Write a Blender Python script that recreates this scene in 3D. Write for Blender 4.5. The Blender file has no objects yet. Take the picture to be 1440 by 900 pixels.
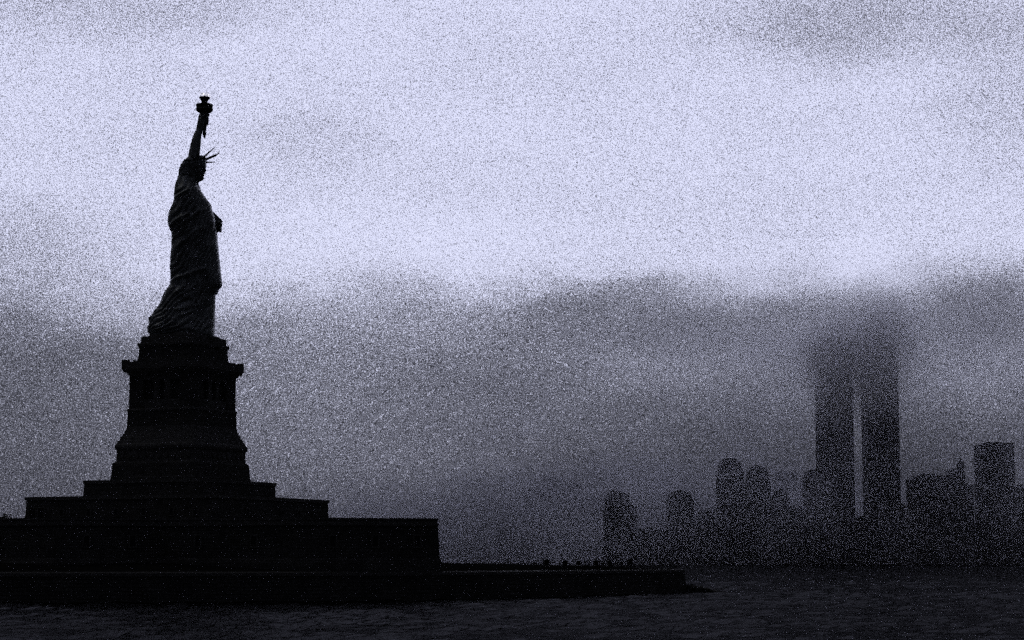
import bpy, bmesh, math, random
import numpy as np
from mathutils import Vector, Matrix, noise as mnoise

sc = bpy.context.scene
C = sc.collection
R = math.radians
random.seed(7)
rng = np.random.default_rng(7)

# ------------------------------------------------------------------ camera
FPX, CAMH, HOR = 2886.0, 6.7, 787.0          # focal length in photo pixels, eye height, horizon row
PITCH = math.atan((HOR - 450) / FPX)
cam = bpy.data.cameras.new('camera')
cam.lens = 36 * FPX / 1440
cam.clip_start = 1.0
cam.clip_end = 60000
camo = bpy.data.objects.new('camera', cam)
C.objects.link(camo)
camo.location = (0, 0, CAMH)
camo.rotation_euler = (math.pi / 2 + PITCH, 0, 0)
sc.camera = camo

# ------------------------------------------------------------------ world
SUN_EL, SUN_AZ = 58, -62                      # behind the overcast, high on the left
world = bpy.data.worlds.new('World')
sc.world = world
world.use_nodes = True
wt = world.node_tree
wt.nodes.clear()


class NB:
    """small helper for node graphs"""
    def __init__(s, nt): s.nt = nt
    def n(s, t, **k):
        o = s.nt.nodes.new(t)
        for a, b in k.items(): setattr(o, a, b)
        return o
    def put(s, sock, v):
        if isinstance(v, bpy.types.NodeSocket): s.nt.links.new(v, sock)
        else: sock.default_value = v
    def m(s, op, a, b=0.0, c=0.0, clamp=False):
        o = s.n('ShaderNodeMath', operation=op, use_clamp=clamp)
        s.put(o.inputs[0], a); s.put(o.inputs[1], b); s.put(o.inputs[2], c)
        return o.outputs[0]
    def step(s, v, a, b, lo=0.0, hi=1.0):
        o = s.n('ShaderNodeMapRange', interpolation_type='SMOOTHSTEP')
        s.put(o.inputs['Value'], v); s.put(o.inputs['From Min'], a); s.put(o.inputs['From Max'], b)
        s.put(o.inputs['To Min'], lo); s.put(o.inputs['To Max'], hi)
        return o.outputs[0]
    def noise(s, vec, scale, detail=3.0, rough=0.5, dist=0.0):
        o = s.n('ShaderNodeTexNoise')
        s.nt.links.new(vec, o.inputs['Vector'])
        o.inputs['Scale'].default_value = scale; o.inputs['Detail'].default_value = detail
        o.inputs['Roughness'].default_value = rough; o.inputs['Distortion'].default_value = dist
        return o.outputs['Fac']
    def xyz(s, x, y, z):
        o = s.n('ShaderNodeCombineXYZ')
        s.put(o.inputs[0], x); s.put(o.inputs[1], y); s.put(o.inputs[2], z)
        return o.outputs[0]


w = NB(wt)
tc = w.n('ShaderNodeTexCoord')
D = tc.outputs['Generated']
sep = w.n('ShaderNodeSeparateXYZ'); wt.links.new(D, sep.inputs[0])
dx, dy, dz = sep.outputs
az = w.m('ARCTAN2', dx, dy)                    # radians, 0 ahead, + right
el = w.m('ARCSINE', dz)
# slow warping so that cloud edges are uneven
wn = w.noise(w.xyz(w.m('MULTIPLY', az, 1.0), w.m('MULTIPLY', el, 1.9), 3.1), 22, 6, 0.55)
wn2 = w.noise(w.xyz(w.m('MULTIPLY', az, 1.0), w.m('MULTIPLY', el, 2.6), 9.7), 5, 4, 0.5)
wob = w.m('SUBTRACT', wn, 0.5)
wob2 = w.m('SUBTRACT', wn2, 0.5)
elw = w.m('ADD', el, w.m('MULTIPLY', wob, 0.034))
# overcast brightness against height above the horizon
ramp = w.n('ShaderNodeValToRGB')
ramp.color_ramp.interpolation = 'B_SPLINE'
RAMP = [(0.0, .050), (.02, .070), (.04, .093), (.065, .124), (.085, .158), (.10, .18), (.115, .27),
        (.135, .80), (.16, 2.1), (.20, 3.0), (.27, 3.0), (.31, 1.2), (.38, .30), (.55, .12), (.80, .06), (1.0, .06)]
cr = ramp.color_ramp
while len(cr.elements) < len(RAMP): cr.elements.new(0.5)
for e, (p, v) in zip(cr.elements, RAMP):
    e.position = p; e.color = (v, v, v, 1)
# the deck opens out with height slowly: x = el for the low sky
wt.links.new(elw, ramp.inputs[0])
base = ramp.outputs[0]


def blob(px, py, rx, ry, amt):
    """one darker (amt < 0) or lighter patch of cloud, centred on a direction; returns a factor"""
    a0 = math.atan((px - 720) / FPX); e0 = (HOR - py) / FPX
    u = w.m('MULTIPLY', w.m('SUBTRACT', w.m('ADD', az, w.m('MULTIPLY', wob2, .05)), a0), FPX / rx)
    v = w.m('MULTIPLY', w.m('SUBTRACT', w.m('ADD', el, w.m('MULTIPLY', wob, .03)), e0), FPX / ry)
    d = w.m('SQRT', w.m('ADD', w.m('MULTIPLY', u, u), w.m('MULTIPLY', v, v)))
    k = w.step(d, 0.15, 1.25, 1.0, 0.0)
    return w.m('MULTIPLY_ADD', k, amt, 1.0)


BLOBS = [
    (1210, 45, 260, 75, -.56), (430, 205, 120, 60, -.22), (120, 25, 330, 60, -.38),
    (0, 370, 240, 95, -.50), (30, 540, 260, 120, -.25), (620, 330, 330, 60, .15), (1460, 120, 160, 160, -.30),
    (930, 440, 380, 62, -.60), (1110, 425, 100, 45, -.15), (1395, 432, 150, 66, -.70),
    (780, 425, 90, 40, -.10), (1225, 400, 75, 60, .35),
    (560, 420, 240, 45, -.25), (1000, 524, 500, 34, .20), (1360, 540, 150, 60, .25),
    (1150, 620, 520, 120, -.25), (1180, 740, 620, 130, -.62), (700, 520, 200, 45, -.15),
    (340, 620, 330, 170, .30), (600, 690, 200, 90, .22),
]
fac = None
for b in BLOBS:
    f = blob(*b)
    fac = f if fac is None else w.m('MULTIPLY', fac, f)
soft = w.step(w.noise(w.xyz(az, w.m('MULTIPLY', el, 3.0), 1.0), 9, 6, .55), .25, .75, .90, 1.10)
val = w.m('MULTIPLY', w.m('MULTIPLY', base, fac), soft)
# unseen sky darkened to the sides and behind so the statue stays dark
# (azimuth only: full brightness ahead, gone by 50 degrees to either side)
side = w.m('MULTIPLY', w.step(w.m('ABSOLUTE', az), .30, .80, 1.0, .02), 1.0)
high = w.step(dz, .45, .8)                      # dim overhead glow added out of view to light the statue's folds
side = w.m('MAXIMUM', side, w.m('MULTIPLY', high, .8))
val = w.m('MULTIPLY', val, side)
# film-like grain put into the sky brightness: very fine bright and dark flecks
GR = 2600.0
g1 = w.noise(D, GR, 0.0, .5)
g = w.m('SUBTRACT', g1, 0.5)
flk = w.m('EXPONENT', w.m('MULTIPLY', g, w.step(val, .5, 2.2, 6.0, 3.0)))
val = w.m('MINIMUM', w.m('MULTIPLY', val, flk), 1.04)
sky = w.n('ShaderNodeTexSky', sky_type='NISHITA')
sky.sun_disc = False
sky.sun_elevation = R(SUN_EL); sky.sun_rotation = R(SUN_AZ)
tint = w.n('ShaderNodeMix', data_type='RGBA'); tint.inputs[0].default_value = .06
tint.inputs[6].default_value = (.80, .82, 1.06, 1)
skm = w.n('ShaderNodeVectorMath', operation='SCALE'); wt.links.new(sky.outputs[0], skm.inputs[0]); skm.inputs['Scale'].default_value = .08
wt.links.new(skm.outputs[0], tint.inputs[7])
fin = w.n('ShaderNodeVectorMath', operation='SCALE')
wt.links.new(tint.outputs[2], fin.inputs[0]); wt.links.new(val, fin.inputs['Scale'])
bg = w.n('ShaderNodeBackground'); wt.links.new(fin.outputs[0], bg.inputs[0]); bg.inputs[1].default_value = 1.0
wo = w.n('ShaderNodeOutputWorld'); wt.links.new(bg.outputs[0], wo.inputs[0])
world.cycles.sampling_method = 'MANUAL'
world.cycles.sample_map_resolution = 512

# ------------------------------------------------------------------ sun (very weak, diffused by the overcast)
sl = bpy.data.lights.new('sun', 'SUN'); sl.energy = 0.14; sl.angle = R(35); sl.color = (1, .98, .97)
so = bpy.data.objects.new('sun', sl); C.objects.link(so)
sd = Vector((math.sin(R(SUN_AZ)) * math.cos(R(SUN_EL)), math.cos(R(SUN_AZ)) * math.cos(R(SUN_EL)), math.sin(R(SUN_EL))))
so.rotation_euler = sd.to_track_quat('Z', 'Y').to_euler()

# ------------------------------------------------------------------ exposure and render
vs = sc.view_settings
vs.view_transform = 'Standard'; vs.look = 'None'; vs.exposure = 0; vs.gamma = 1
sc.render.engine = 'CYCLES'
cy = sc.cycles
cy.use_denoising = False
cy.use_adaptive_sampling = True
cy.adaptive_threshold = 0.15
cy.adaptive_min_samples = 8
cy.sample_clamp_indirect = 1.0; cy.sample_clamp_direct = 1.3
cy.max_bounces = 12; cy.diffuse_bounces = 2; cy.glossy_bounces = 3; cy.volume_bounces = 10
cy.volume_step_rate = 4
sc.render.filter_size = 1.0

# ------------------------------------------------------------------ helpers


def ray(px, py):
    u = (px - 720) / FPX; v = (450 - py) / FPX
    c, s = math.cos(PITCH), math.sin(PITCH)
    return Vector((u, c - v * s, s + v * c))


def at(px, py, Y):
    """world point at depth Y that the photo shows at (px, py)"""
    d = ray(px, py); t = Y / d.y
    return Vector((d.x * t, Y, CAMH + d.z * t))


def on_z(px, py, z):
    d = ray(px, py); t = (z - CAMH) / d.z
    return Vector((d.x * t, d.y * t, z))


def link(name, me, mat=None, parent=None, loc=None, smooth=False):
    o = bpy.data.objects.new(name, me); C.objects.link(o)
    if mat: me.materials.append(mat)
    if parent: o.parent = parent
    if loc is not None: o.location = loc
    if smooth:
        for p in me.polygons: p.use_smooth = True
    return o


def obj(name, bm, mat=None, parent=None, smooth=False):
    me = bpy.data.meshes.new(name)
    bmesh.ops.recalc_face_normals(bm, faces=bm.faces)
    bm.to_mesh(me); bm.free()
    return link(name, me, mat, parent, None, smooth)


def empty(name, loc, rz=0.0):
    o = bpy.data.objects.new(name, None); C.objects.link(o)
    o.location = loc; o.rotation_euler = (0, 0, rz); o.empty_display_size = 1
    return o


def tag(o, label=None, cat=None, group=None, kind=None):
    if label: o['label'] = label
    if cat: o['category'] = cat
    if group: o['group'] = group
    if kind: o['kind'] = kind
    return o


def box(bm, x0, x1, y0, y1, z0, z1, top=1.0, mat=None):
    """axis box; top < 1 tapers the upper face about its centre"""
    cx, cy_ = (x0 + x1) / 2, (y0 + y1) / 2
    vs_ = []
    for z, k in ((z0, 1.0), (z1, top)):
        for x, y in ((x0, y0), (x1, y0), (x1, y1), (x0, y1)):
            p = Vector((cx + (x - cx) * k, cy_ + (y - cy_) * k, z))
            if mat: p = mat @ p
            vs_.append(bm.verts.new(p))
    f = bm.faces.new
    a = vs_
    f((a[3], a[2], a[1], a[0])); f((a[4], a[5], a[6], a[7]))
    for i in range(4):
        j = (i + 1) % 4
        f((a[i], a[j], a[j + 4], a[i + 4]))


def stack(bm, prof, cham=0.0):
    """square courses: prof = [(z, side)], closed at both ends; cham cuts the corners"""
    rings = []
    for z, a in prof:
        h = a / 2; c = cham * a
        pts = [(-h + c, -h), (h - c, -h), (h, -h + c), (h, h - c), (h - c, h), (-h + c, h), (-h, h - c), (-h, -h + c)] if c > 0 else [(-h, -h), (h, -h), (h, h), (-h, h)]
        rings.append([bm.verts.new((x, y, z)) for x, y in pts])
    n = len(rings[0])
    for r0, r1 in zip(rings, rings[1:]):
        for i in range(n):
            bm.faces.new((r0[i], r0[(i + 1) % n], r1[(i + 1) % n], r1[i]))
    bm.faces.new(rings[0][::-1]); bm.faces.new(rings[-1])


def tube(bm, pts, rad, n=10, squash=1.0):
    """closed tapered tube along points"""
    rings = []
    up = Vector((0, 1, 0))
    for i, p in enumerate(pts):
        p = Vector(p)
        d = (Vector(pts[min(i + 1, len(pts) - 1)]) - Vector(pts[max(i - 1, 0)])).normalized()
        a = d.cross(up)
        if a.length < 1e-3: a = d.cross(Vector((1, 0, 0)))
        a.normalize(); b = a.cross(d).normalized()
        r = rad[i] if hasattr(rad, '__len__') else rad
        rings.append([bm.verts.new(p + a * math.cos(2 * math.pi * k / n) * r + b * math.sin(2 * math.pi * k / n) * r * squash) for k in range(n)])
    for r0, r1 in zip(rings, rings[1:]):
        for k in range(n):
            bm.faces.new((r0[k], r0[(k + 1) % n], r1[(k + 1) % n], r1[k]))
    bm.faces.new(rings[0][::-1]); bm.faces.new(rings[-1])


def lathe(bm, prof, n=24, cx=0, cy_=0, lob=0.0, nl=8):
    rings = []
    for r, z in prof:
        rings.append([bm.verts.new((cx + r * (1 + lob * math.cos(nl * 2 * math.pi * k / n)) * math.cos(2 * math.pi * k / n),
                                    cy_ + r * (1 + lob * math.cos(nl * 2 * math.pi * k / n)) * math.sin(2 * math.pi * k / n), z)) for k in range(n)])
    for r0, r1 in zip(rings, rings[1:]):
        for k in range(n):
            bm.faces.new((r0[k], r0[(k + 1) % n], r1[(k + 1) % n], r1[k]))
    bm.faces.new(rings[0][::-1]); bm.faces.new(rings[-1])


def ball(bm, c, r, sub=3):
    r = Vector(r) if hasattr(r, '__len__') else Vector((r, r, r))
    M = Matrix.Translation(Vector(c)) @ Matrix.Diagonal((r.x, r.y, r.z, 1))
    bmesh.ops.create_icosphere(bm, subdivisions=sub, radius=1, matrix=M)


def remesh(o, size, smooth_iter=4):
    """fuse the closed pieces of a mesh into one continuous skin"""
    m = o.modifiers.new('r', 'REMESH'); m.mode = 'VOXEL'; m.voxel_size = size; m.use_smooth_shade = True
    s = o.modifiers.new('s', 'SMOOTH'); s.iterations = smooth_iter; s.factor = .5
    dg = bpy.context.evaluated_depsgraph_get()
    me = bpy.data.meshes.new_from_object(o.evaluated_get(dg))
    old = o.data
    mats = list(old.materials)
    o.modifiers.clear(); o.data = me
    me.materials.clear()
    for mt in mats: me.materials.append(mt)
    for p in me.polygons: p.use_smooth = True
    bpy.data.meshes.remove(old)


# ------------------------------------------------------------------ materials


def mat(name, col, rough=.8, metal=0.0, var=.3, scale=.8, bump=.0, bscale=3.0, spec=.3, brick=None, ior=None):
    m = bpy.data.materials.new(name); m.use_nodes = True
    nt = m.node_tree; b = NB(nt); P = nt.nodes['Principled BSDF']
    tc = b.n('ShaderNodeTexCoord'); O = tc.outputs['Object']
    nf = b.noise(O, scale, 6, .6)
    mr = b.n('ShaderNodeMapRange'); nt.links.new(nf, mr.inputs[0])
    mr.inputs[1].default_value = .3; mr.inputs[2].default_value = .7
    mr.inputs[3].default_value = 1 - var; mr.inputs[4].default_value = 1 + var
    sc_ = b.n('ShaderNodeVectorMath', operation='SCALE')
    sc_.inputs[0].default_value = col
    k = mr.outputs[0]
    hgt = b.noise(O, bscale, 5, .6)
    if brick:
        # stone courses: joints from height, staggered uprights
        sp = b.n('ShaderNodeSeparateXYZ'); nt.links.new(O, sp.inputs[0])
        hx = b.m('ADD', sp.outputs[0], sp.outputs[1])
        v = b.xyz(hx, sp.outputs[2], 0)
        bt = b.n('ShaderNodeTexBrick'); nt.links.new(v, bt.inputs['Vector'])
        bt.inputs['Scale'].default_value = 1.0
        bt.inputs['Brick Width'].default_value = brick[0]; bt.inputs['Row Height'].default_value = brick[1]
        bt.inputs['Mortar Size'].default_value = brick[2]; bt.inputs['Mortar Smooth'].default_value = .3
        bt.inputs['Color1'].default_value = (.8, .8, .8, 1); bt.inputs['Color2'].default_value = (1.15, 1.15, 1.15, 1)
        bt.inputs['Mortar'].default_value = (.5, .5, .5, 1)
        bl = b.n('ShaderNodeRGBToBW'); nt.links.new(bt.outputs['Color'], bl.inputs[0])
        k = b.m('MULTIPLY', k, bl.outputs[0])
        hgt = b.m('ADD', b.m('MULTIPLY', hgt, .35), b.m('SUBTRACT', 1.0, bt.outputs['Fac']))
    nt.links.new(k, sc_.inputs['Scale'])
    nt.links.new(sc_.outputs[0], P.inputs['Base Color'])
    P.inputs['Roughness'].default_value = rough; P.inputs['Metallic'].default_value = metal
    P.inputs['Specular IOR Level'].default_value = spec
    if bump:
        bp = b.n('ShaderNodeBump'); bp.inputs['Strength'].default_value = bump; bp.inputs['Distance'].default_value = .12
        nt.links.new(hgt, bp.inputs['Height']); nt.links.new(bp.outputs[0], P.inputs['Normal'])
    return m


M = {
    'copper': mat('weathered_copper', (.20, .22, .23), .42, .2, .6, .35, .35, 1.6, .5),
    'copper_dark': mat('dark_copper', (.05, .055, .055), .6, .2, .4, .8, .3, 2.0, .3),
    'gold': mat('gilded_copper', (.95, .88, .80), .22, 1.0, .05, 2.0, .35, 2.5, .5),
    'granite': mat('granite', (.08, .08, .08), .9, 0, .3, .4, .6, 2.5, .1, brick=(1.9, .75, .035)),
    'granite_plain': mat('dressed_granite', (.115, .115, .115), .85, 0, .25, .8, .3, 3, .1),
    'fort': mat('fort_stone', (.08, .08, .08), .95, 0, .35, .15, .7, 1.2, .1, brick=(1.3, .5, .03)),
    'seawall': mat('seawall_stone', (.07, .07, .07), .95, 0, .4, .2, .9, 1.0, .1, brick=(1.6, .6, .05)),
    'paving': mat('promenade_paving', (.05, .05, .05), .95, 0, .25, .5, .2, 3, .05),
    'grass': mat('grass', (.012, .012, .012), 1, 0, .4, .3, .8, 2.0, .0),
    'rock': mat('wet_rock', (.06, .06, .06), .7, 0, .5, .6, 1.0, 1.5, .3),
    'iron': mat('painted_iron', (.03, .03, .035), .5, .5, .2, 2, 0, 1, .3),
    'wood': mat('bench_wood', (.08, .07, .06), .8, 0, .3, 3, .3, 6, .2),
    'leaf': mat('dark_leaves', (.04, .05, .03), .9, 0, .4, 1, 0, 1, .1),
    'bark': mat('bark', (.05, .045, .04), .95, 0, .3, 2, .5, 5, .05),
    'dark_glass': mat('dark_window', (.02, .02, .025), .3, 0, .1, 1, 0, 1, .2),
    'facade': mat('hazy_facade', (.07, .07, .075), .9, 0, .25, .01, .5, .02, .05, brick=(6.0, 3.8, .6)),
    'facade_dark': mat('dark_facade', (.04, .04, .045), .9, 0, .25, .01, .5, .02, .05, brick=(2.2, 3.7, .5)),
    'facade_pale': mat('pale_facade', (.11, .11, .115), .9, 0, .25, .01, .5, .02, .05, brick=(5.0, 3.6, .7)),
    'shore': mat('shore_earth', (.06, .06, .06), 1, 0, .3, .01, 0, 1, .0),
}

m_ = mat('flame_glint', (.9, .85, .8), .3, .6, .1, 2.0, .3, 3, .5); b = NB(m_.node_tree); P = m_.node_tree.nodes['Principled BSDF']
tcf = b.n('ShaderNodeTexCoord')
P.inputs['Emission Color'].default_value = (.85, .85, 1, 1)      # glow stands in for bright sky reflected by the gilding
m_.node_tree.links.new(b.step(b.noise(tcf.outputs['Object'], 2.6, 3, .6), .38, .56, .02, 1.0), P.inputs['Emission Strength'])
M['flame'] = m_

# water: dark rippled sea
mw = bpy.data.materials.new('harbour_water'); mw.use_nodes = True
b = NB(mw.node_tree); P = mw.node_tree.nodes['Principled BSDF']
tcw = b.n('ShaderNodeTexCoord'); O = tcw.outputs['Object']
mw.node_tree.nodes.remove(P)
P = b.n('ShaderNodeBsdfGlossy'); P.inputs['Color'].default_value = (.031, .031, .033, 1)
mw.node_tree.links.new(P.outputs[0], mw.node_tree.nodes['Material Output'].inputs['Surface'])
vm = b.n('ShaderNodeVectorMath', operation='MULTIPLY'); mw.node_tree.links.new(O, vm.inputs[0]); vm.inputs[1].default_value = (1.0, .42, 1)
n1 = b.noise(vm.outputs[0], .30, 3, .6, .3)
n2 = b.noise(vm.outputs[0], 1.3, 4, .65, .3)
n3 = b.noise(vm.outputs[0], .035, 3, .5)
hh = b.m('ADD', b.m('MULTIPLY', n1, 1.2), b.m('MULTIPLY', n2, .55))
bp = b.n('ShaderNodeBump'); bp.inputs['Strength'].default_value = 1.0; bp.inputs['Distance'].default_value = .9
mw.node_tree.links.new(hh, bp.inputs['Height']); mw.node_tree.links.new(bp.outputs[0], P.inputs['Normal'])
mw.node_tree.links.new(b.step(n3, .35, .65, .03, .09), P.inputs['Roughness'])

# ------------------------------------------------------------------ water and far shore
# one sheet: fine swell near the island, coarse to the horizon
xs = np.concatenate([np.linspace(-10500, -420, 12), np.linspace(-400, -190, 22), np.arange(-180, 180.1, 1.1), np.linspace(190, 400, 22), np.linspace(420, 10500, 12)])
yl_ = [60.0]
while yl_[-1] < 1300: yl_.append(yl_[-1] + 1.5 + max(0, yl_[-1] - 300) * .006)
ysw = np.concatenate([np.linspace(-1500, 40, 6), yl_, np.linspace(1400, 19500, 24)])
GX, GY = np.meshgrid(xs, ysw)
ZW = np.zeros_like(GX)
for k in range(46):
    lam = rng.uniform(2.8, 8.5); an = rng.normal(0, .75) + .35
    kx, ky = 2 * np.pi / lam * np.sin(an), 2 * np.pi / lam * np.cos(an)
    ph = kx * GX + ky * GY + rng.uniform(0, 6.28)
    ZW += lam * .0062 * (1 - 2 * np.abs(np.sin(ph / 2)) ** 1.3 + .2)
gust = .82 + .18 * np.sin(GX * .013 + GY * .021 + 1.3 * np.sin(GX * .031)) * np.sin(GY * .047 - GX * .009)
ZW *= gust * np.clip((1300 - GY) / 500, 0, 1) * np.clip((300 - np.abs(GX)) / 90, 0, 1) * np.clip((GY - 40) / 60, 0, 1)
wme = bpy.data.meshes.new('water')
nx, ny = len(xs), len(ysw)
idx = np.arange(nx * ny).reshape(ny, nx)
fcs = np.stack([idx[:-1, :-1], idx[:-1, 1:], idx[1:, 1:], idx[1:, :-1]], -1).reshape(-1, 4)
wme.from_pydata(np.stack([GX, GY, ZW], -1).reshape(-1, 3).tolist(), [], fcs.tolist())
tag(link('water', wme, mw, smooth=True), kind='structure')


# ------------------------------------------------------------------ the island: ground, seawall, promenade
WL = [(-120, 849.5), (0, 848.6), (200, 848.0), (400, 846.8), (627, 844.3), (747, 841.4), (860, 837.4), (966, 833.4)]
shore = [on_z(x, y, 0) for x, y in WL]
end = shore[-1]
shore = [Vector((-135, shore[0].y - 2, 0))] + shore
back = [Vector((end.x - 1, end.y + 40, 0)), Vector((end.x - 14, end.y + 110, 0)), Vector((-40, 570, 0)), Vector((-150, 580, 0))]
WALL_H = 4.6


def offset(poly, d):
    """push an open polyline inwards (towards +y / -x side)"""
    out = []
    for i, p in enumerate(poly):
        a = poly[max(i - 1, 0)]; c = poly[min(i + 1, len(poly) - 1)]
        t = (c - a); t.z = 0; t.normalize()
        n = Vector((-t.y, t.x, 0))
        out.append(p + n * d)
    return out


def strip(bm, rows, cap=True):
    """rows: list of polylines with the same count, skinned; closed ring of rows if cap"""
    vs_ = [[bm.verts.new(p) for p in r] for r in rows]
    m_ = len(vs_)
    for k in range(m_ if cap else m_ - 1):
        r0, r1 = vs_[k], vs_[(k + 1) % m_]
        for i in range(len(r0) - 1):
            bm.faces.new((r0[i], r0[i + 1], r1[i + 1], r1[i]))
    if cap:
        bm.faces.new([v[0] for v in vs_]); bm.faces.new([v[-1] for v in vs_][::-1])


def lift(poly, z): return [Vector((p.x, p.y, z)) for p in poly]


full = shore + back
sw = bmesh.new()
strip(sw, [lift(full, -1.0), lift(offset(full, .0), 0.0), lift(offset(full, .45), WALL_H - .5), lift(offset(full, 2.6), WALL_H - .5), lift(offset(full, 2.6), -1.0)])
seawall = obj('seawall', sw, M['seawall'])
tag(seawall, 'long dark stone seawall rising from the water below the fort', 'wall')
cp = bmesh.new()
strip(cp, [lift(offset(full, .30), WALL_H - .497), lift(offset(full, .30), WALL_H), lift(offset(full, 2.55), WALL_H), lift(offset(full, 2.55), WALL_H - .497)])
obj('coping', cp, M['granite_plain'], seawall)

# the ground: flat promenade, lawn rising gently to the fort
gr = bmesh.new()
o3 = offset(full, 2.56); o9 = offset(full, 9.0); o22 = offset(full, 24.0)
def zed(p): return 5.5 if p.x > -8 else 5.5 + min(.75, (-8 - p.x) * .025)
rows = [lift(o3, WALL_H - .02), lift(o9, WALL_H + .35), [Vector((p.x, p.y, zed(p))) for p in o22]]
vr = [[gr.verts.new(p) for p in r] for r in rows]
for r0, r1 in zip(vr, vr[1:]):
    for i in range(len(r0) - 1): gr.faces.new((r0[i], r0[i + 1], r1[i + 1], r1[i]))
gr.faces.new(vr[-1])
bmesh.ops.triangulate(gr, faces=[f for f in gr.faces if len(f.verts) > 4])
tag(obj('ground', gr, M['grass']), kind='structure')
pa = bmesh.new()
strip(pa, [lift(offset(full, 2.62), WALL_H + .012), lift(offset(full, 6.0), WALL_H + .20)], cap=False)
tag(obj('promenade', pa, M['paving']), kind='structure')

# riprap at the point
rr = bmesh.new()
for i in range(620):
    t = random.random() ** 1.5
    px = end.x - 3 + t * 10.5
    py = end.y + random.uniform(-2.0, 2.6) * (1 - .6 * t) + 1.5
    hgt = (2.4 if t < .15 else 2.0) * (1 - t) ** .7 * random.uniform(.2, 1.0)
    s = random.uniform(.25, .55) * (1 - .35 * t)
    rot = Matrix.Rotation(random.uniform(0, 6), 4, Vector((random.random(), random.random(), random.random())).normalized())
    n0 = len(rr.verts)
    bmesh.ops.create_icosphere(rr, subdivisions=1, radius=1, matrix=Matrix.Translation((px, py, hgt - .15)) @ rot @ Matrix.Diagonal((s * 1.3, s, s * .75, 1)))
    rr.verts.ensure_lookup_table()
    for v in rr.verts[n0:]:
        v.co += Vector((random.uniform(-1, 1), random.uniform(-1, 1), random.uniform(-1, 1))) * s * .16
tag(obj('riprap', rr, M['rock']), 'low spit of tumbled dark rocks tapering into the water off the seawall point', 'rocks', kind='stuff')

# ------------------------------------------------------------------ star fort wall
fp = []
for px, Y in [(-190, 362), (-60, 346), (78, 339), (222, 346), (418, 338), (616, 344)]:
    q = at(px, 730, Y); fp.append(Vector((q.x, Y, 0)))
e = fp[-1]
fp += [Vector((e.x - 9, e.y + 24, 0)), Vector((e.x - 2, e.y + 52, 0)), Vector((e.x - 30, e.y + 82, 0)), Vector((-120, 440, 0)), Vector((-140, 380, 0))]
FT = 13.55


def closed_wall(bm, poly, zs):
    """closed loop of walls, zs = [(z, outward offset)], roofed"""
    n = len(poly); cx = sum(p.x for p in poly) / n; cy_ = sum(p.y for p in poly) / n
    rows = []
    for z, k in zs:
        rows.append([bm.verts.new((p.x + (p.x - cx) / (p - Vector((cx, cy_, 0))).length * k, p.y + (p.y - cy_) / (p - Vector((cx, cy_, 0))).length * k, z)) for p in poly])
    for r0, r1 in zip(rows, rows[1:]):
        for i in range(n): bm.faces.new((r0[i], r0[(i + 1) % n], r1[(i + 1) % n], r1[i]))
    bm.faces.new(rows[0][::-1]); bm.faces.new(rows[-1])
    bmesh.ops.triangulate(bm, faces=[f for f in bm.faces if len(f.verts) > 4])


fb = bmesh.new()
closed_wall(fb, fp, [(4.3, 1.0), (6.2, .75), (7.0, .35), (FT - 1.25, 0)])
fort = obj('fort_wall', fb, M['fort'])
tag(fort, 'massive low star shaped stone fort wall under the pedestal terraces', 'fort')
fb = bmesh.new()
closed_wall(fb, fp, [(FT - 1.247, .28), (FT - .9, .28), (FT - .897, .02), (FT - .35, -.05), (FT - .347, .12), (FT, .12)])
obj('parapet', fb, M['granite_plain'], fort)
# gun embrasures, framed on the faces, the shaded recess given as a dark block
def on_face(i, t, zc):
    a, c = fp[i], fp[i + 1]; p = a.lerp(c, t); d = (c - a).normalized(); n = Vector((d.y, -d.x, 0))
    return p, d, n
for i, t in [(1, .45), (2, .3), (2, .75), (3, .3), (3, .7), (4, .25), (4, .55), (4, .85)]:
    p, d, n = on_face(i, t, 9)
    if n.y > 0: n = -n
    eb = bmesh.new()
    Mx = Matrix.Translation(p + n * .1) @ Matrix((( d.x, n.x, 0, 0), (d.y, n.y, 0, 0), (0, 0, 1, 0), (0, 0, 0, 1)))
    for x0, x1, z0, z1 in ((-.75, -.45, 8.9, 10.6), (.45, .75, 8.9, 10.6), (-.75, .75, 10.6, 10.9), (-.75, .75, 8.6, 8.9)):
        box(eb, x0, x1, -.25, .25, z0, z1, mat=Mx)
    em = obj('embrasure', eb, M['granite_plain'], fort)
    eb = bmesh.new(); box(eb, -.45, .45, -.2, .12, 8.9, 10.6, mat=Mx)
    obj('recess_shade', eb, M['dark_glass'], em)

# ------------------------------------------------------------------ monument frame: terraces, pedestal, statue
XC, YC, ROT = -62.7, 390.0, R(-25)
terr = empty('stepped_terrace', (XC, YC, 0), ROT)
tag(terr, 'two broad stone terraces stepping up from the fort to the pedestal', 'terrace')
tb = bmesh.new()
stack(tb, [(FT - .6, 40.9), (17.55, 40.6)])
lt = obj('lower_tier', tb, M['granite'], terr)
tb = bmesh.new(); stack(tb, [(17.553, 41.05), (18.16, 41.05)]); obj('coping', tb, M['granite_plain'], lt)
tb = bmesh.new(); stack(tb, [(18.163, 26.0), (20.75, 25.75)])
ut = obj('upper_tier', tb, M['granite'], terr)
tb = bmesh.new(); stack(tb, [(20.753, 26.1), (21.36, 26.1)]); obj('coping', tb, M['granite_plain'], ut)


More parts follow.
